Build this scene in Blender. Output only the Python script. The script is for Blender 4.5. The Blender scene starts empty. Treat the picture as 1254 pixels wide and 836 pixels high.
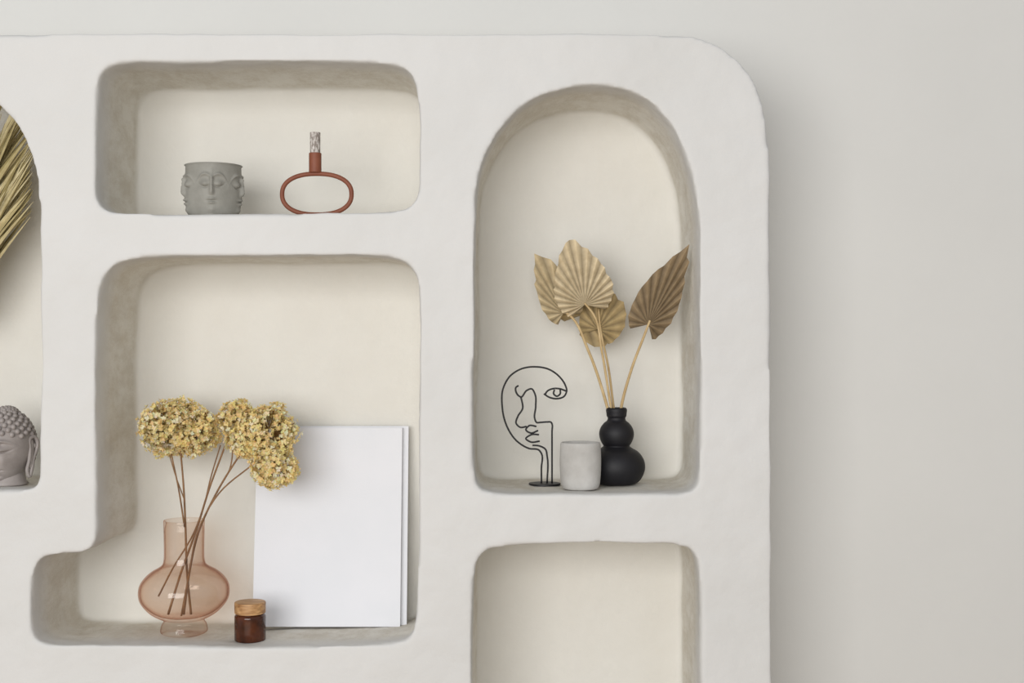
import bpy, bmesh, math, random
import numpy as np
from mathutils import Vector, Matrix
from mathutils.bvhtree import BVHTree
random.seed(4); rng=np.random.default_rng(4)
S=500.0; LENS=45.0; D=LENS/36*1254/S; CZ=1.4; DEP=0.348
sc=bpy.context.scene
sc.view_settings.view_transform='Standard'
def P(px,py,y=0.0):
    k=(D+y)/D/S
    return Vector(((px-627)*k, y, CZ+(418-py)*k))
def K(y): return (D+y)/D/S
def lin(c):
    return tuple(((v/255)/12.92 if v/255<=0.04045 else ((v/255+0.055)/1.055)**2.4) for v in c)+(1,)
# ---------------- materials
def newmat(name):
    m=bpy.data.materials.new(name); m.use_nodes=True
    nt=m.node_tree; b=nt.nodes['Principled BSDF']
    return m,nt,b
def ramp(nt,fac,stops):
    r=nt.nodes.new('ShaderNodeValToRGB')
    while len(r.color_ramp.elements)<len(stops): r.color_ramp.elements.new(0.5)
    for e,(p,c) in zip(r.color_ramp.elements,stops): e.position=p; e.color=c
    nt.links.new(fac,r.inputs[0]); return r.outputs[0]
def noise(nt,scale,detail=4,rough=0.55,vec=None,stretch=None):
    n=nt.nodes.new('ShaderNodeTexNoise'); n.inputs['Scale'].default_value=scale
    n.inputs['Detail'].default_value=detail; n.inputs['Roughness'].default_value=rough
    tc=nt.nodes.new('ShaderNodeTexCoord')
    src=tc.outputs['Object']
    if stretch:
        mp=nt.nodes.new('ShaderNodeMapping'); mp.inputs['Scale'].default_value=stretch
        nt.links.new(src,mp.inputs[0]); src=mp.outputs[0]
    nt.links.new(src,n.inputs['Vector']); return n.outputs['Fac']
def bump(nt,b,h,strength,dist=0.01,prev=None):
    n=nt.nodes.new('ShaderNodeBump'); n.inputs['Strength'].default_value=strength
    n.inputs['Distance'].default_value=dist
    nt.links.new(h,n.inputs['Height'])
    if prev: nt.links.new(prev,n.inputs['Normal'])
    nt.links.new(n.outputs[0],b.inputs['Normal']); return n.outputs[0]
def simple(name,c1,c2,scale=20,rough=0.7,bs=0.15,bsc=80,stretch=None,metal=0,lo=0.3,hi=0.7,bd=0.003):
    m,nt,b=newmat(name)
    f=noise(nt,scale,stretch=stretch)
    nt.links.new(ramp(nt,f,[(lo,lin(c1)),(hi,lin(c2))]),b.inputs['Base Color'])
    b.inputs['Roughness'].default_value=rough; b.inputs['Metallic'].default_value=metal
    if bs>0: bump(nt,b,noise(nt,bsc,stretch=stretch),bs,bd)
    return m
def mixc(nt,fac,a,b2):
    m=nt.nodes.new('ShaderNodeMix'); m.data_type='RGBA'
    nt.links.new(fac,m.inputs[0]); nt.links.new(a,m.inputs[6]); nt.links.new(b2,m.inputs[7]); return m.outputs[2]
def plaster(name,c1,c2,reveal=None,back=None,bs=0.25):
    m,nt,b=newmat(name)
    col=ramp(nt,noise(nt,2.2,5,0.6),[(0.3,lin(c1)),(0.7,lin(c2))])
    if reveal:
        # mottled warm tone deeper in the niche reveals, paler cream on the niche backs
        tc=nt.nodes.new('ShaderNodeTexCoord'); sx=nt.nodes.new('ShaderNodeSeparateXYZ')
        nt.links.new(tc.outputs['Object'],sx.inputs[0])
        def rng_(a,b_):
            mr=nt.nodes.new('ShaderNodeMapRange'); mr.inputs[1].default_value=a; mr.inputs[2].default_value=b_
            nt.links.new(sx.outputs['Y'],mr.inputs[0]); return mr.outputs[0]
        rv=ramp(nt,noise(nt,15,10,0.80,stretch=(1,0.4,1)),[(0.42,lin((224,221,213))),(0.60,lin(reveal))])
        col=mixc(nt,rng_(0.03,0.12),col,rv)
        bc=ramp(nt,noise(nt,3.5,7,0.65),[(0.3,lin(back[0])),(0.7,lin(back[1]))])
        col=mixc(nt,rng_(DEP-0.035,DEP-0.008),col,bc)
    nt.links.new(col,b.inputs['Base Color'])
    b.inputs['Roughness'].default_value=0.85; b.inputs['Specular IOR Level'].default_value=0.25
    p=bump(nt,b,noise(nt,6,6,0.62),bs,0.014)
    bump(nt,b,noise(nt,45,6,0.7),bs*0.6,0.002,p)
    return m
M_unit=plaster('white_plaster',(211,210,207),(217,216,214),reveal=(208,202,190),back=((223,220,212),(228,226,219)),bs=0.36)
M_wall=plaster('wall_paint',(217,216,212),(221,220,216),bs=0.12)
# ---------------- builder
class MB:
    def __init__(s): s.v=[]; s.f=[]; s.m=[]; s.c=[]; s.sm=[]
    def add(s,v,f,mi=0,col=(1,1,1,1),smooth=True):
        o=len(s.v); s.v+= [tuple(x) for x in v]; s.f+=[tuple(i+o for i in q) for q in f]
        s.m+=[mi]*len(f); s.c+=[col]*len(v); s.sm+=[smooth]*len(f)
    def obj(s,name,mats,loc=(0,0,0),parent=None):
        me=bpy.data.meshes.new(name); me.from_pydata(s.v,[],s.f); 
        for m in mats: me.materials.append(m)
        me.polygons.foreach_set('material_index',s.m); me.polygons.foreach_set('use_smooth',s.sm)
        a=me.color_attributes.new('Col','FLOAT_COLOR','POINT')
        a.data.foreach_set('color',[x for c in s.c for x in c])
        me.update()
        o=bpy.data.objects.new(name,me); o.location=loc; sc.collection.objects.link(o)
        if parent: o.parent=parent
        return o
def lathe(mb,prof,cx=0,cy=0,cz=0,seg=64,mi=0,cap0=False,cap1=False,fn=None,smooth=True):
    v=[];f=[]
    n=len(prof)
    for (r,z) in prof:
        for j in range(seg):
            a=2*math.pi*j/seg
            rr=r if fn is None else fn(a,z,r)
            v.append((cx+rr*math.cos(a),cy+rr*math.sin(a),cz+z))
    for i in range(n-1):
        for j in range(seg):
            k=(j+1)%seg
            f.append((i*seg+j,i*seg+k,(i+1)*seg+k,(i+1)*seg+j))
    if cap0: f.append(tuple(range(seg))[::-1])
    if cap1: f.append(tuple((n-1)*seg+j for j in range(seg)))
    mb.add(v,f,mi,smooth=smooth)
def spl(pts,sub=6,closed=False):
    pts=[Vector(p) for p in pts]; n=len(pts); out=[]
    rngi=range(n if closed else n-1)
    for i in rngi:
        p1=pts[i];p2=pts[(i+1)%n]
        p0=pts[i-1] if (i>0 or closed) else p1*2-p2
        p3=pts[(i+2)%n] if (i+2<n or closed) else p2*2-p1
        L=(p2-p1).length
        def tan(a,b,c):
            l1=max((b-a).length,1e-6); l2=max((c-b).length,1e-6)
            return ((b-a)/l1*l2+(c-b)/l2*l1)/(l1+l2)
        m1=tan(p0,p1,p2)*L; m2=tan(p1,p2,p3)*L
        for s_ in range(sub):
            t=s_/sub
            out.append(p1*(2*t**3-3*t*t+1)+m1*(t**3-2*t*t+t)+p2*(-2*t**3+3*t*t)+m2*(t**3-t*t))
    if not closed: out.append(pts[-1])
    return out
def tube(mb,pts,r,seg=8,mi=0,closed=False,col=(1,1,1,1)):
    pts=[Vector(p) for p in pts]; n=len(pts)
    rs=r if isinstance(r,(list,tuple)) else [r]*n
    v=[];f=[]; up=None
    for i,p in enumerate(pts):
        a=pts[i-1] if (i>0 or closed) else p; b=pts[(i+1)%n] if (i<n-1 or closed) else p
        t=(b-a).normalized()
        if up is None:
            up=Vector((0,1,0)) if abs(t.y)<0.9 else Vector((1,0,0))
        u=(up-t*up.dot(t)).normalized(); w=t.cross(u); up=u
        for j in range(seg):
            an=2*math.pi*j/seg
            v.append(p+(u*math.cos(an)+w*math.sin(an))*rs[i])
    for i in range(n if closed else n-1):
        i2=(i+1)%n
        for j in range(seg):
            k=(j+1)%seg
            f.append((i*seg+j,i*seg+k,i2*seg+k,i2*seg+j))
    if not closed:
        f.append(tuple(range(seg))[::-1]); f.append(tuple((n-1)*seg+j for j in range(seg)))
    mb.add(v,f,mi,col)
def ball(mb,c,r,seg=12,rings=8,mi=0,sx=1,sy=1,sz=1,col=(1,1,1,1)):
    v=[];f=[]
    for i in range(rings+1):
        th=math.pi*i/rings
        for j in range(seg):
            a=2*math.pi*j/seg
            v.append((c[0]+r*sx*math.sin(th)*math.cos(a),c[1]+r*sy*math.sin(th)*math.sin(a),c[2]+r*sz*math.cos(th)))
    for i in range(rings):
        for j in range(seg):
            k=(j+1)%seg
            f.append((i*seg+j,(i+1)*seg+j,(i+1)*seg+k,i*seg+k))
    mb.add(v,f,mi,col)
def roundprof(pts,r=0.004,n=4):
    out=[pts[0]]
    for i in range(1,len(pts)-1):
        p=Vector(pts[i]);a=Vector(pts[i-1]);b=Vector(pts[i+1])
        rr=min(r,(a-p).length*.45,(b-p).length*.45)
        A=p+(a-p).normalized()*rr;B_=p+(b-p).normalized()*rr
        for k in range(n+1):
            t=k/n; q=A*(1-t)**2+p*2*t*(1-t)+B_*t*t; out.append((q.x,q.y))
    out.append(pts[-1]); return out
# ---------------- niche shelf
outer=[(-420,1118),(-420,60),(-405,43),(-100,42),(300,41),(560,41),(780,41),(830,42),(856,46),(880,55),(903,71),(920,92),(932,120),(938,152),(941,190),(943,260),(944,500),(945,800),(944,1118)]
hA=[(118,140),(119,105),(124,88),(138,78),(165,75),(240,77),(300,74),(420,76),(478,78),(500,86),(510,104),(514,150),(514,220),(511,244),(499,255),(470,260),(300,262),(150,261),(128,257),(117,244),(116,200)]
hB=[(120,365),(125,340),(140,323),(170,315),(210,313),(350,312),(465,312),(495,318),(510,334),(514,365),(513,560),(512,700),(509,768),(500,784),(470,789),(300,792),(150,789),(62,790),(43,784),(38,768),(38,735),(40,702),(48,684),(66,679),(97,678),(113,671),(119,655),(118,600),(116,480)]
hC=[(580,585),(579,500),(581,400),(581,300),(582,245),(586,212),(595,186),(612,158),(634,133),(662,116),(700,106),(738,104),(772,111),(801,128),(823,154),(839,185),(850,222),(856,275),(857,400),(858,500),(857,588),(849,601),(828,605),(700,604),(606,604),(587,600)]
hD=[(578,1040),(579,800),(579,715),(583,686),(594,672),(620,667),(720,664),(820,666),(844,670),(855,685),(858,715),(858,900),(858,1040),(845,1054),(595,1054)]
hE=[(49,585),(50,400),(49,300),(48,250),(44,214),(35,182),(18,148),(-4,124),(-34,107),(-72,99),(-114,101),(-148,113),(-176,132),(-200,160),(-217,195),(-226,240),(-229,300),(-230,585),(-224,596),(-205,600),(-80,600),(30,600),(44,597)]
hF=[(38,900),(44,875),(65,866),(480,866),(505,875),(513,900),(513,1030),(500,1052),(55,1052),(38,1035)]
hG=[(-230,720),(-224,690),(-200,680),(-70,680),(-48,690),(-40,715),(-40,1030),(-52,1052),(-215,1052),(-230,1035)]
TB=0.05
def slab(loops,y0,y1):
    cu=bpy.data.curves.new('c','CURVE'); cu.dimensions='2D'; cu.fill_mode='BOTH'; cu.extrude=(y1-y0)/2
    for h in loops:
        q=[(Vector(p)) for p in h]
        for _ in range(2 if h is not outer else 1):
            o=[]
            for i in range(len(q)):
                a=q[i];b=q[(i+1)%len(q)]; l=(b-a).length; e=min(.18,30/l) if h is outer else .18
                o+= [a*(1-e)+b*e, a*e+b*(1-e)]
            q=o
        s_=cu.splines.new('POLY'); s_.points.add(len(q)-1); s_.use_cyclic_u=True
        for i,p in enumerate(q): s_.points[i].co=((p[0]-627)/S,(418-p[1])/S,0,1)
    co=bpy.data.objects.new('c',cu); sc.collection.objects.link(co)
    bpy.context.view_layer.update()
    me=bpy.data.meshes.new_from_object(co.evaluated_get(bpy.context.evaluated_depsgraph_get()))
    bpy.data.objects.remove(co)
    bm=bmesh.new(); bm.from_mesh(me); bmesh.ops.remove_doubles(bm,verts=bm.verts,dist=1e-5)
    for v in bm.verts:
        x,y,z=v.co; v.co=(x, -z+(y0+y1)/2, y+CZ)
    bmesh.ops.recalc_face_normals(bm,faces=bm.faces); bm.to_mesh(me); bm.free(); return me
m1=slab((outer,hA,hB,hC,hD,hE,hF,hG),0,DEP+0.03); m2=slab((outer,),DEP,DEP+TB+0.05)
bm=bmesh.new(); bm.from_mesh(m1); bm.from_mesh(m2); me=bpy.data.meshes.new('u'); bm.to_mesh(me); bm.free()
tmp=bpy.data.objects.new('tmp',me); sc.collection.objects.link(tmp)
m=tmp.modifiers.new('r','REMESH'); m.mode='VOXEL'; m.voxel_size=0.0072
m=tmp.modifiers.new('s','SMOOTH'); m.factor=0.5; m.iterations=7
for nm,sz,st in (('a',0.25,0.010),('b',0.06,0.0046)):
    tx=bpy.data.textures.new(nm,'CLOUDS'); tx.noise_scale=sz; tx.noise_depth=2
    m=tmp.modifiers.new(nm,'DISPLACE'); m.texture=tx; m.strength=st; m.mid_level=0.5
bpy.context.view_layer.update()
dg=bpy.context.evaluated_depsgraph_get()
me=bpy.data.meshes.new_from_object(tmp.evaluated_get(dg)); bpy.data.objects.remove(tmp)
bm=bmesh.new(); bm.from_mesh(me)
bmesh.ops.bisect_plane(bm,geom=bm.verts[:]+bm.edges[:]+bm.faces[:],plane_co=(0,DEP+TB,0),plane_no=(0,1,0),clear_outer=True)
be=[e for e in bm.edges if e.is_boundary]
bmesh.ops.contextual_create(bm,geom=be)
# the deck of the L-shaped niche sags a little toward the back
for v in bm.verts:
    py=418-(v.co.z-CZ)*S; px=627+v.co.x*S
    if 740<py<862 and 0<px<540:
        w=1-min(1,max(0,abs(py-795)-22)/42)
        v.co.z-=0.018*w*min(1,max(0,v.co.y)/DEP)
for f in bm.faces: f.smooth=True
print('unit faces',len(bm.faces),'open edges',sum(e.is_boundary for e in bm.edges))
bm.to_mesh(me); 
bvh=BVHTree.FromBMesh(bm); bm.free()
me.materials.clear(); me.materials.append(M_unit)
me.name='niche_shelf'
unit=bpy.data.objects.new('niche_shelf',me); sc.collection.objects.link(unit)
def floor_z(x,y,z,r=0.0):
    best=-9
    for dx,dy in ((0,0),(r,0),(-r,0),(0,r),(0,-r),(.7*r,.7*r),(-.7*r,.7*r),(.7*r,-.7*r),(-.7*r,-.7*r)):
        h=bvh.ray_cast(Vector((x+dx,y+dy,z)),Vector((0,0,-1)),1.0)
        if h[0]: best=max(best,h[0].z)
    return best
# ---------------- room
def box(name,a,b,mat):
    mb=MB(); x0,y0,z0=a;x1,y1,z1=b
    mb.add([(x0,y0,z0),(x1,y0,z0),(x1,y1,z0),(x0,y1,z0),(x0,y0,z1),(x1,y0,z1),(x1,y1,z1),(x0,y1,z1)],
     [(0,3,2,1),(4,5,6,7),(0,1,5,4),(1,2,6,5),(2,3,7,6),(3,0,4,7)],smooth=False)
    return mb.obj(name,[mat])
box('wall_back',(-3.6,DEP+TB,0),(3.6,DEP+TB+0.15,3.0),M_wall)
M_floor=simple('oak_floor',(158,138,116),(186,166,140),3,0.5,0.1,20,stretch=(1,12,1))
box('floor',(-3.6,-5,-0.1),(3.6,DEP+TB+0.15,-0.0005),M_floor)
# ---------------- face planter
M_pot=simple('grey_ceramic',(138,136,128),(152,150,142),30,0.6,0.15,120)
y=0.10;k=K(y); c=P(261.5,260,y); zb=floor_z(c.x,y,c.z+0.08,0.045)
H=(260-198)*k+0.004; R=36*k
def g(x,s): return math.exp(-(x/s)**2)
def facefn(a,z,r):
    h=z/H; d=0
    for q in range(5):
        c0=-math.pi/2+0.16+q*2*math.pi/5
        t=(a-c0+math.pi)%(2*math.pi)-math.pi
        u=t/0.55
        d+=0.0030*g(u,0.8)*g(h-0.5,0.42)
        d+=0.0100*g(u,0.11+0.12*max(0,0.62-h))*(1/(1+math.exp(-(h-.40)*60)))*(1/(1+math.exp((h-.76)*22)))*(1.15-1.1*(h-.40))
        for sd in (-1,1):
            uu=u-sd*0.42
            brow=0.78-0.40*uu*uu
            d+=0.0055*g(h-brow,0.032)*g(uu,0.40)
            d+=0.0062*g(h-0.60,0.06)*g(uu,0.25)
            d-=0.0055*g(h-(0.535+0.35*uu*uu),0.018)*g(uu,0.3)
        d+=0.006*g(h-0.315,0.028)*g(u,0.22)+0.006*g(h-0.245,0.03)*g(u,0.19)-0.006*g(h-0.28,0.014)*g(u,0.25)
        d+=0.005*g(h-0.12,0.06)*g(u,0.3)
    return r-0.0055+d
prof=[(0.0005,0),(R*.80,0),(R*.86,0.003)]
for i in range(80):
    t=i/79; rr=R*(0.87+0.13*min(1,(t*3.2))**0.6-0.015*max(0,t-.5)); prof.append((rr,0.004+t*(H-0.008)))
prof+=[(R*.975,H-0.001),(R*.955,H),(R*.92,H-0.003),(R*.82,H-.02),(R*.80,H*.3),(0.0005,H*.28)]
mb=MB(); lathe(mb,prof,seg=320,fn=lambda a,z,r: facefn(a,z,r) if (r>R*.83 and 0.0035<z<H-0.0035) else r)
mb.obj('face_planter',[M_pot],(c.x,y,zb))
# ---------------- ring candle holder
M_terra=simple('terracotta_metal',(122,66,44),(136,78,54),25,0.6,0.1,150)
M_cand=simple('speckled_candle',(138,128,120),(212,206,200),230,0.9,0.3,300,lo=0.42,hi=0.60,stretch=(1,1,.4))
y=0.09;k=K(y); c=P(388,232,y); zb=floor_z(c.x,y,c.z+0.02,0.02)
mb=MB(); a_=42.5*k;b_=25*k;tr=2.8*k
pts=[]
for i in range(96):
    t=2*math.pi*i/96; ct,st=math.cos(t),math.sin(t); e=2/2.3
    pts.append((a_*math.copysign(abs(ct)**e,ct),0,b_+tr+b_*math.copysign(abs(st)**e,st)))
tube(mb,pts,tr,16,closed=True)
zt=2*b_+1.5*tr
lathe(mb,roundprof([(0.0005,zt),(7.6*k,zt),(7.6*k,zt+24*k),(5.6*k,zt+24*k),(5.6*k,zt+18*k)],.0015),cx=-2*k,seg=32)
lathe(mb,roundprof([(5.5*k,zt+17*k),(6.2*k,zt+25*k),(6.4*k,zt+49*k),(0.0005,zt+49*k)],.0008),cx=-2*k,seg=32,mi=1)
mb.obj('ring_candle_holder',[M_terra,M_cand],(c.x,y,zb))
# ---------------- glass vase with hydrangea
def thin_glass(name,tint,mid,edge,rough=0.0):
    m,nt,b=newmat(name); nt.nodes.remove(b)
    out=[n for n in nt.nodes if n.type=='OUTPUT_MATERIAL'][0]
    tr=nt.nodes.new('ShaderNodeBsdfTransparent'); gl=nt.nodes.new('ShaderNodeBsdfGlossy'); gl.inputs['Roughness'].default_value=0.04
    lw=nt.nodes.new('ShaderNodeLayerWeight'); lw.inputs[0].default_value=0.5
    col=ramp(nt,lw.outputs['Facing'],[(0.1,lin(tint)),(0.6,lin(mid)),(0.97,lin(edge))]); nt.links.new(col,tr.inputs[0])
    fr=ramp(nt,lw.outputs['Facing'],[(0.0,(.025,)*3+(1,)),(0.7,(.05,)*3+(1,)),(0.9,(.16,)*3+(1,)),(1,(.45,)*3+(1,))])
    mx=nt.nodes.new('ShaderNodeMixShader'); nt.links.new(fr,mx.inputs[0]); nt.links.new(tr.outputs[0],mx.inputs[1]); nt.links.new(gl.outputs[0],mx.inputs[2])
    nt.links.new(mx.outputs[0],out.inputs[0]); return m
M_glass=thin_glass('rose_glass',(253,249,246),(249,241,235),(216,182,166))
y=0.165;k=K(y); c=P(225.5,776,y); zb=floor_z(c.x,y,c.z+0.1,0.05)
emp=bpy.data.objects.new('dried_hydrangea_vase',None); emp.location=(c.x,y,zb); sc.collection.objects.link(emp)
vp=[(0.5,0),(26,0),(28,1.5),(28,6),(26.5,11),(24.5,14),(24.5,16),(30,19),(40,25),(48,33),(53,41),(54.5,50),(53,59),(47,68),(38,75.5),(30,80),(26,83.5),(24.3,90),(24,98),(24.1,112),(24.4,126),(24.6,137)]
ov=spl([(r,z,0) for r,z in vp],5)
prof=[(p.x*k,p.y*k) for p in ov]
inn=[(24.4,137.7),(23.5,137.4),(23.3,126),(23.0,112),(22.9,98),(23.2,90),(25.2,83),(29.5,78.8),(37,74.5),(45.5,67),(51.5,59),(53,50),(51.5,41),(46.5,34),(38,26.5),(26,21),(12,19.5),(0.5,19)]
prof+=[(p.x*k,p.y*k) for p in spl([(r,z,0) for r,z in inn],4)]
mb=MB(); lathe(mb,prof,seg=72); mb.obj('glass_vase',[M_glass],parent=emp)
def L(px,py,yy): # world point relative to empty
    p=P(px,py,yy); return Vector((p.x-c.x,p.y-y,p.z-zb))
M_stem=simple('brown_stem',(112,82,56),(150,114,80),40,0.8,0.2,150)
mb=MB()
def stem(pts,r0=1.5,r1=1.1):
    q=spl(pts,6); n=len(q); tube(mb,q,[(r0+(r1-r0)*i/(n-1))*k for i in range(n)],8)
stem([L(234,752,.17),L(229,700,.165),L(227,640,.16),L(225,598,.15),L(221,550,.15)])
stem([L(226,645,.158),L(219,600,.14),L(209,552,.135)],1.1,.9)
stem([L(206,752,.16),L(222,700,.15),L(240,650,.16),L(257,596,.15),L(276,545,.16)])
stem([L(225,752,.19),L(232,700,.18),L(243,652,.17),L(268,598,.16),L(298,550,.14)])
stem([L(222,754,.13),L(232,700,.15),L(241,655,.15),L(268,604,.14),L(310,568,.13)],1.2,.9)
stem([L(194,730,.14),L(212,695,.155),L(236,655,.165),L(250,618,.17),L(258,585,.165),L(270,545,.16)],1.1,.8)
stem([L(268,598,.16),L(281,575,.165),L(286,545,.16)],1.0,.8)
stem([L(226,612,.152),L(216,585,.15),L(206,552,.15)],.8,.6)
mb.obj('stems',[M_stem],parent=emp)
m,nt,b=newmat('hydrangea_petals')
at=nt.nodes.new('ShaderNodeAttribute'); at.attribute_name='Col'
nt.links.new(at.outputs['Color'],b.inputs['Base Color']); b.inputs['Roughness'].default_value=0.9; b.inputs['Specular IOR Level'].default_value=0.1
trl=nt.nodes.new('ShaderNodeBsdfTranslucent'); nt.links.new(at.outputs['Color'],trl.inputs[0])
mxs=nt.nodes.new('ShaderNodeMixShader'); mxs.inputs[0].default_value=0.4
out=[n for n in nt.nodes if n.type=='OUTPUT_MATERIAL'][0]
nt.links.new(b.outputs[0],mxs.inputs[1]); nt.links.new(trl.outputs[0],mxs.inputs[2]); nt.links.new(mxs.outputs[0],out.inputs[0])
M_pet=m
mb=MB()
pal=[(255,244,196),(254,236,178),(250,228,162),(255,250,220),(240,214,150),(254,234,172)]
def petalflower(p,n,sz,col):
    n=n.normalized(); u=n.orthogonal().normalized(); w=n.cross(u)
    ph=random.uniform(0,6.28)
    for q in range(4):
        a=ph+q*math.pi/2+random.uniform(-.15,.15); d=(u*math.cos(a)+w*math.sin(a)); e=n.cross(d)
        lift=random.uniform(-.1,.65); L_=sz*random.uniform(.8,1.15); W=L_*.46
        tipd=(d+n*lift)
        v=[p, p+tipd*L_*.5+e*W, p+tipd*L_+n*L_*.12+e*W*.35, p+tipd*L_+n*L_*.12-e*W*.35, p+tipd*L_*.5-e*W, p+tipd*L_*.55-n*L_*.14]
        cc=lin([min(255,max(0,x*random.uniform(.96,1.04))) for x in col])
        mb.add(v,[(0,1,5),(1,2,5),(2,3,5),(3,4,5),(4,0,5)],0,cc,False)
def head(cx,cy,rx,ry,yy,n,ry_d=None):
    C=L(cx,cy,yy); ra=rx*k; rb=ry*k; rd=(ry_d or rx*.85)*k
    lumps=[]
    for i in range(26):
        z=1-2*(i+.5)/26; a=i*2.39996+random.uniform(-.3,.3); s=math.sqrt(1-z*z)
        lumps.append(Vector((s*math.cos(a),s*math.sin(a),z))*random.uniform(.88,1.12))
    for i in range(int(n*2.0)):
        l=random.choice(lumps)
        d=Vector(np.array(rng.normal(size=3))).normalized()
        q=l*.72+d*.30*random.uniform(.75,1.1)
        if q.length<.55: continue
        p=C+Vector((q.x*ra,q.y*rd,q.z*rb))
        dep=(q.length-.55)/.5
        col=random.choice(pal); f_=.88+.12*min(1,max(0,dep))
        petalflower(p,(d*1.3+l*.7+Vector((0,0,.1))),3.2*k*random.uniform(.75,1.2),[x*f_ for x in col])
        if random.random()<.10: tube(mb,[C+(p-C)*.3,p],.4*k,4,col=lin((150,115,70)))
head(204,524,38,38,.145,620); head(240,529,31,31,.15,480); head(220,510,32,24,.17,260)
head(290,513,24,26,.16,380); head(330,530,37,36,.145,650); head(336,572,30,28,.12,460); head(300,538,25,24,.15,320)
fl=mb.obj('hydrangea_heads',[M_pet],parent=emp)
# ---------------- candle jar
M_amber,nt,b=newmat('amber_glass'); 
b.inputs['Roughness'].default_value=0.08
nt.links.new(ramp(nt,noise(nt,30,2),[(0.3,lin((46,22,12))),(0.7,lin((86,42,20)))]),b.inputs['Base Color'])
M_wood=simple('olive_wood',(136,92,52),(212,168,116),16,0.5,0.1,60,stretch=(1,5,9))
y=0.10;k=K(y); c=P(306.3,783,y); zb=floor_z(c.x,y,c.z+0.08,0.03)
mb=MB(); R=19*k; H0=33*k
lathe(mb,roundprof([(0.0005,0),(R,0),(R,H0-.006),(R*.88,H0-.001),(R*.88,H0)],.004),seg=64)
lathe(mb,roundprof([(R*.86,H0+.0005),(R*.99,H0+.0005),(R*1.0,H0+14*k),(0.0005,H0+14.5*k)],.0035),seg=64,mi=1)
mb.obj('candle_jar',[M_amber,M_wood],(c.x,y,zb))
# ---------------- blank canvases
M_can=simple('white_canvas',(227,229,234),(231,232,237),6,0.8,0.08,300)
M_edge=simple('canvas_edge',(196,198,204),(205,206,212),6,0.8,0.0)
def panel(name,x0,x1,yb,yt,ptop,th=0.010):
    X0=P(x0,0,yb).x; X1=P(x1,0,yb).x
    zz=P(0,760,yb).z+.06
    zb=max(floor_z(xx,yq,zz) for xx in (X0+.01,X1-.01,(X0+X1)/2) for yq in (yb,yb+th))
    zt=P(0,ptop,yt).z
    d=Vector((0,yt-yb,zt-zb)); n=Vector((0,d.z,-d.y)).normalized()*th
    A=[Vector((X0,yb,zb)),Vector((X1,yb,zb)),Vector((X1,yb,zb))+d,Vector((X0,yb,zb))+d]
    Bk=[a+n for a in A]; off=A[0].copy()
    mb=MB(); mb.add([a-off for a in A+Bk],[(0,1,2,3)],0,smooth=False)
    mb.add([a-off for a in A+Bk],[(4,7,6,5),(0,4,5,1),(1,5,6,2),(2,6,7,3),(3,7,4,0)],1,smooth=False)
    o=mb.obj(name,[M_can,M_edge],off)
    bv=o.modifiers.new('b','BEVEL'); bv.width=.0008; bv.segments=2
    return o
a=panel('blank_canvas',309,490,.242,.308,523.5)
b_=panel('blank_canvas.001',318,498,.258,.322,521.5)
# ---------------- black bubble vase with palm spears
M_black=simple('matte_black_ceramic',(11,10,16),(16,15,22),20,0.6,0.1,150)
y=0.20;k=K(y); c=P(755,596,y); zb=floor_z(c.x,y,c.z+0.08,0.03)
emp=bpy.data.objects.new('palm_spear_vase',None); emp.location=(c.x,y,zb); sc.collection.objects.link(emp)
vp=[(0.5,0),(20,0),(26,2.5),(32.5,11),(35,22),(32.5,32),(26,40),(18.5,44.5),(16,46.5),(18,50),(20.5,56),(21.3,62),(19.5,69),(15,75),(11.5,78),(10.8,81),(12,83),(12.4,86),(12.2,92.5),(11,93.5),(9.3,92.5),(9,80),(0.5,70)]
mb=MB(); lathe(mb,[(p.x*k,max(0,p.y)*k) for p in spl([(r,z,0) for r,z in vp],5)],seg=64); mb.obj('bubble_vase',[M_black],parent=emp)
def L2(px,py,yy):
    p=P(px,py,yy); return Vector((p.x-c.x,p.y-y,p.z-zb))
m,nt,b=newmat('dried_palm')
at=nt.nodes.new('ShaderNodeAttribute'); at.attribute_name='Col'
mm=nt.nodes.new('ShaderNodeMix'); mm.data_type='RGBA'; mm.blend_type='MULTIPLY'; mm.inputs[0].default_value=1
nt.links.new(at.outputs['Color'],mm.inputs[6]); nt.links.new(ramp(nt,noise(nt,50),[(0.3,(.74,.71,.66,1)),(0.7,(1,1,1,1))]),mm.inputs[7])
nt.links.new(mm.outputs[2],b.inputs['Base Color']); b.inputs['Roughness'].default_value=0.7; M_palm=m
SH=[(0,1),(7,.92),(16,.80),(28,.70),(42,.61),(60,.54),(85,.45),(110,.35),(140,.2)]
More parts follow.
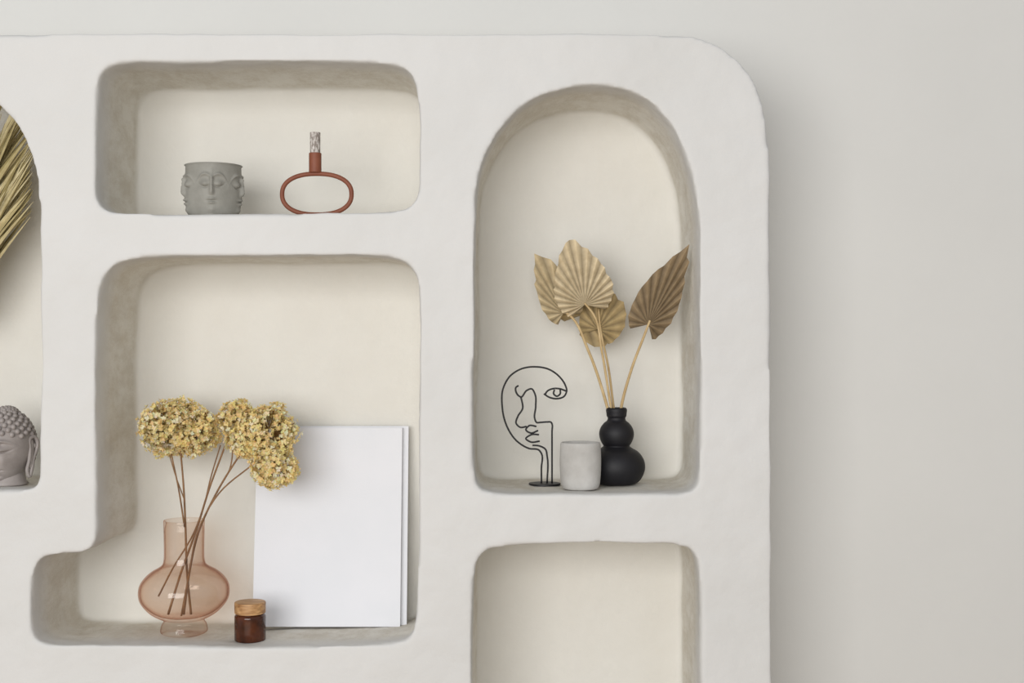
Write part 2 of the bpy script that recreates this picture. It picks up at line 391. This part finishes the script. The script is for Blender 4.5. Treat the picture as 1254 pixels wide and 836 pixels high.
def pleated(mb,Lf,base,tip,wl,wr,yb,yt,N=17,amp=.006,col=(205,178,130),thm=118,curl=.03,sh=None):
    """spade palm leaf, radial pleats. wl,wr side width factors"""
    Bp=Lf(base[0],base[1],yb); Tp=Lf(tip[0],tip[1],yt); ax=Tp-Bp; Ln=ax.length; ax.normalize()
    fr=Vector((0,-1,0)); sd=ax.cross(fr).normalized(); fr=sd.cross(ax).normalized()*-1
    if fr.y>0: fr=-fr
    sh=sh or SH
    M=2*N+1; nt_=8; v=[];f=[]
    for i in range(M):
        q=-1+2*i/(M-1); q=math.copysign(abs(q)**1.1,q); th=thm*q; r=Ln*np.interp(abs(th),[a for a,_ in sh],[b for _,b in sh])
        zig=1 if i%2 else -1
        if zig>0: r*=1.04
        r*=random.uniform(.95,1.02)
        for j in range(nt_+1):
            t=j/nt_; rr=r*t
            w=(wr if q>0 else wl)
            p=Bp+ax*(rr*math.cos(math.radians(th)))+sd*(rr*math.sin(math.radians(th))*w)
            p+=fr*(zig*amp*min(1,t*1.6)*.5) - fr*(curl*(abs(q)**1.5)*t*t) 
            v.append(p)
    for i in range(M-1):
        for j in range(nt_):
            a0=i*(nt_+1)+j; f.append((a0,a0+1,a0+nt_+2,a0+nt_+1))
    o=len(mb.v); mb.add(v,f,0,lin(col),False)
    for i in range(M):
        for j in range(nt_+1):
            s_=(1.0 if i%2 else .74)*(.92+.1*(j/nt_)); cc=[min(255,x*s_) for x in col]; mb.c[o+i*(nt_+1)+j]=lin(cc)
mb=MB()
T1=(214,194,154); T2=(232,213,176); T3=(198,174,126); T4=(160,138,106)
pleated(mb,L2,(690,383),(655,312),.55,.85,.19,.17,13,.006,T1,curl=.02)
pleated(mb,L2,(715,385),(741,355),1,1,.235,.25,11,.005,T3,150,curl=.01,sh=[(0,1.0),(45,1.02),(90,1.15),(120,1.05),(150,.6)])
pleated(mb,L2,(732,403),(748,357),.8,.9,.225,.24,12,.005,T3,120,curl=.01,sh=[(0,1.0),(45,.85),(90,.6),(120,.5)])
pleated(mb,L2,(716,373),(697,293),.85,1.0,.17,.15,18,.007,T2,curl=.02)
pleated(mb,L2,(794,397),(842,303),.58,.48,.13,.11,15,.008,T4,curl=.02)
mb.obj('palm_leaves',[M_palm],parent=emp)
M_ps=simple('palm_stem',(182,154,108),(210,184,138),30,0.7,0.15,100)
mb=MB()
def stem2(pts,r0=2.0,r1=1.4):
    q=spl(pts,6); n=len(q); tube(mb,q,[(r0+(r1-r0)*i/(n-1))*k for i in range(n)],8)
stem2([L2(752,530,.205),L2(745,503,.20),L2(720,428,.195),L2(700,388,.19),L2(690,380,.188)])
stem2([L2(754,530,.20),L2(749,503,.195),L2(737,430,.18),L2(727,385,.172),L2(716,371,.168)],1.7,1.2)
stem2([L2(756,530,.21),L2(752,503,.21),L2(745,450,.215),L2(735,400,.225),L2(733,378,.228)],1.7,1.2)
stem2([L2(757,530,.20),L2(760,503,.195),L2(774,450,.17),L2(790,408,.138),L2(796,392,.128)])
mb.obj('palm_stems',[M_ps],parent=emp)
# ---------------- concrete cup
M_conc=simple('concrete',(176,173,168),(202,200,196),14,0.85,0.35,90)
y=0.105;k=K(y); c=P(710.8,601,y); zb=floor_z(c.x,y,c.z+0.08,0.035)
mb=MB()
vp=[(0.5,0),(17,0),(21,1.2),(23.2,5),(24.4,13),(25.2,26),(25.3,38),(24.8,50),(24.2,56.5),(23.4,57.6),(22.4,56.5),(22.6,40),(22,12),(0.5,9)]
lathe(mb,[(p.x*k,max(0,p.y)*k) for p in spl([(r,z,0) for r,z in vp],4)],seg=64); mb.obj('concrete_cup',[M_conc],(c.x,y,zb))
# ---------------- wire face
M_wire=simple('black_wire',(18,17,20),(26,25,28),20,0.5,0,10)
y=0.19;k=K(y); c=P(667,594,y); zb=floor_z(c.x,y,c.z+0.08,0.03)
def W(px,py): 
    return (( (px-667)*k),0,(595.5-py)*k)
mb=MB(); lathe(mb,roundprof([(0.0005,0),(19.5*k,0),(19.5*k,.005),(0.0005,.005)],.001),seg=48)
wr=1.1*k
strokes=[
 [(663,594),(663,575),(663,557),(660,553),(648,551),(632,541),(620,522),(615,500),(616,478),(625,462),(640,453),(655,451),(672,454),(685,463),(692,473),(694,480),(691,487),(682,490),(672,488),(666,484)],
 [(694,481),(686,478),(676,478),(670,481),(667,486)],
 [(679,479),(678,484),(682,487),(686,484),(686,479)],
 [(676,594),(676,560),(676,530),(676,521),(675,519),(670,518.5),(662,519),(657,519),(655,515),(656,500),(655,484),(651,478),(645,480),(638,488),(633,484),(632,476),(635,474)],
 [(638,488),(640,502),(634,512),(632,520),(637,525),(645,524)],
 [(657,524),(648,523),(644,528),(650,532),(659,529)],
 [(660,534),(651,534),(644,539),(650,543),(661,542)],
 [(670,594),(670,560),(668,552),(661,548),(652,547)],
]
for s_ in strokes:
    tube(mb,spl([W(*p) for p in s_],6),wr,8)
mb.obj('wire_face_sculpture',[M_wire],(c.x,y,zb))
# ---------------- buddha head
M_bud=simple('mauve_stone',(146,138,134),(168,160,156),25,0.5,0.15,120)
y=0.115;k=K(y); c=P(7,597,y); zb=floor_z(c.x,y,c.z+0.08,0.04)
mb=MB()
HC=Vector((0,0,48*k)); rx,ry,rz=33*k,38*k,43*k
v=[];f=[];nu,nv=240,220
for i in range(nv+1):
    th=math.pi*i/nv
    for j in range(nu):
        a=2*math.pi*j/nu
        z=math.cos(th); rs=math.sin(th)**(.80 if z<0 else 1)
        x=rs*math.sin(a); yy=-rs*math.cos(a)
        jw=1-0.20*max(0,-z)**1.3
        p=Vector((x*rx*jw,yy*ry*(1-.05*max(0,-z)),z*rz))
        if yy<0:
            u=x/0.9; w=(z+.12)*.80; fy=0
            fy+=0.026*g(u,.10+.14*max(0,.15-w))*(1/(1+math.exp(-(w+.22)*40)))*(1/(1+math.exp((w-.26)*14)))*(1.0-1.4*(w+.15))
            for sd in (-1,1):
                uu=u-sd*.42
                fy+=.010*g(w-(.24-.50*uu*uu),.035)*g(uu,.32)
                fy-=.012*g(w-.13,.07)*g(u-sd*.24,.13)
                fy+=.013*g(w-.05,.065)*g(uu,.22)
                fy-=.012*g(w-(-.01+.5*uu*uu),.020)*g(uu,.26)
                fy+=.006*g(w+.22,.15)*g(u-sd*.50,.22)
                fy-=.006*g(w+.20,.06)*g(u-sd*.23,.06)
            fy+=.013*g(w+.37,.035)*g(u,.22)+.014*g(w+.47,.04)*g(u,.17)-.014*g(w+.42,.016)*g(u,.26)
            fy+=.012*g(w+.66,.08)*g(u,.24)-.008*g(w+.56,.035)*g(u,.18)
            p.y-=fy*min(1,-yy*2.2)
        v.append(p+HC)
for i in range(nv):
    for j in range(nu):
        kk=(j+1)%nu; f.append((i*nu+j,(i+1)*nu+j,(i+1)*nu+kk,i*nu+kk))
mb.add(v,f)
ball(mb,HC+Vector((0,.006,rz*.90)),13*k,20,12,sz=.6)
N=330
for i in range(N):
    z=1-2*(i+.5)/N; a=i*2.39996; s_=math.sqrt(1-z*z); d=Vector((s_*math.cos(a),s_*math.sin(a),z))
    if d.z < (.40-.22*abs(d.x)) and d.y< -.05: continue
    if d.z< -.45: continue
    if d.z<.30 and d.y<.12: continue
    p=HC+Vector((d.x*rx*1.01,d.y*ry*1.01,d.z*rz*1.01)); ball(mb,p,3.4*k,8,6)
for i in range(60):
    z=1-(i+.5)/60*1.0; a=i*2.39996; s_=math.sqrt(1-z*z)
    ball(mb,HC+Vector((0,.006,rz*.90))+Vector((s_*math.cos(a)*13*k,s_*math.sin(a)*13*k,z*8*k)),2.6*k,8,6)
for sd in (-1,1):
    ear=[(.96,-.05,.20),(1.04,.10,.26),(1.10,.22,.12),(1.08,.20,-.12),(1.03,.08,-.35),(1.0,.02,-.65),(.95,-.06,-.86),(.91,-.12,-.74),(.96,-.08,-.40),(.98,-.06,-.1)]
    pts=spl([(sd*rx*x_,ry*y_,HC.z+rz*z_) for x_,y_,z_ in ear],5,closed=True)
    tube(mb,pts,2.3*k,10,closed=True)
    ball(mb,(sd*rx*.97,ry*.05,HC.z-rz*.25),1,14,10,sx=3.2*k,sy=6*k,sz=22*k)
lathe(mb,[(0.0005,0),(24*k,0),(25*k,1.5*k),(22*k,5*k),(20*k,20*k)],cy=.008,seg=48)
o=mb.obj('buddha_head',[M_bud],(c.x,y,zb)); o.rotation_euler=(0,0,math.radians(-6))
# ---------------- dried grass vase (mostly out of frame)
y=0.17;k=K(y); c=P(-95,597,y); zb=floor_z(c.x,y,c.z+0.08,0.04)
emp=bpy.data.objects.new('dried_grass_vase',None); emp.location=(c.x,y,zb); sc.collection.objects.link(emp)
M_cl=simple('sand_ceramic',(190,178,160),(206,196,180),12,.7,.2,80)
mb=MB(); vp=[(0.5,0),(24,0),(34,14),(40,40),(34,70),(20,95),(14,110),(14,128),(16,134),(13,133),(12,112),(0.5,100)]
lathe(mb,[(p.x*k,max(0,p.y)*k) for p in spl([(r,z,0) for r,z in vp],4)],seg=48); mb.obj('clay_vase',[M_cl],parent=emp)
def L3(px,py,yy):
    p=P(px,py,yy); return Vector((p.x-c.x,p.y-y,p.z-zb))
mb=MB()
gp=[(196,182,134),(216,202,156),(166,152,104),(230,218,176),(146,132,86)]
def blade(a,b_,mid,w,col):
    q=spl([a,mid,b_],7); n=len(q); v=[];f=[]
    for i,p in enumerate(q):
        t=(q[min(i+1,n-1)]-q[max(i-1,0)]).normalized(); sd=t.cross(Vector((0,-1,0))).normalized()
        ww=w*math.sin(math.pi*min(.97,.12+.85*i/(n-1)))
        v+= [p-sd*ww+Vector((0,.4*ww,0)),p+Vector((0,-.5*ww,0)),p+sd*ww+Vector((0,.4*ww,0))]
    for i in range(n-1):
        for j in range(2): f.append((i*3+j,i*3+j+1,(i+1)*3+j+1,(i+1)*3+j))
    mb.add(v,f,0,lin(col),False)
for i in range(230):
    sx=random.choice((1,1,1,-1))
    bx=-46+random.uniform(-8,8); by=random.uniform(290,400)
    ang=math.radians(random.uniform(38,88)) if sx>0 else math.radians(random.uniform(92,125))
    ln=random.uniform(150,235)
    tx=bx+math.cos(ang)*ln; ty=by-math.sin(ang)*ln
    if tx>41: tx=41-random.uniform(0,5)
    yy=.17+random.uniform(-.05,.07)
    a=L3(bx,by,.17); b3=L3(tx,ty,yy); mid=(a+b3)*.5+Vector((-.012,0,.012))
    blade(a,b3,mid,random.uniform(1.5,2.8)*k,random.choice(gp))
mb.obj('dried_blades',[M_palm],parent=emp)
mb=MB()
for dx in (-6,-2,3,7):
    tube(mb,spl([L3(-95+dx*.5,500,.17),L3(-85+dx,440,.17),L3(-50+dx,340,.17)],6),1.6*k,8)
mb.obj('grass_stems',[M_ps],parent=emp)
# ---------------- light
w=bpy.data.worlds.new('World'); sc.world=w; w.use_nodes=True
w.node_tree.nodes['Background'].inputs[0].default_value=(0.955,0.975,1.0,1); w.node_tree.nodes['Background'].inputs[1].default_value=0.43
def area(name,loc,tgt,sx,sy,e,col):
    l=bpy.data.lights.new(name,'AREA'); l.shape='RECTANGLE'; l.size=sx; l.size_y=sy; l.energy=e; l.color=col
    o=bpy.data.objects.new(name,l); o.location=loc; sc.collection.objects.link(o)
    o.rotation_euler=(Vector(tgt)-Vector(loc)).to_track_quat('-Z','Y').to_euler()
area('window_light',(-1.3,-5.2,1.9),(0.1,0,1.3),4.0,2.5,216,(1,.99,.978))
cam=bpy.data.cameras.new('camera'); cam.lens=LENS; cam.sensor_width=36
co=bpy.data.objects.new('camera',cam); co.location=(0,-D,CZ); co.rotation_euler=(math.pi/2,0,0); sc.collection.objects.link(co); sc.camera=co
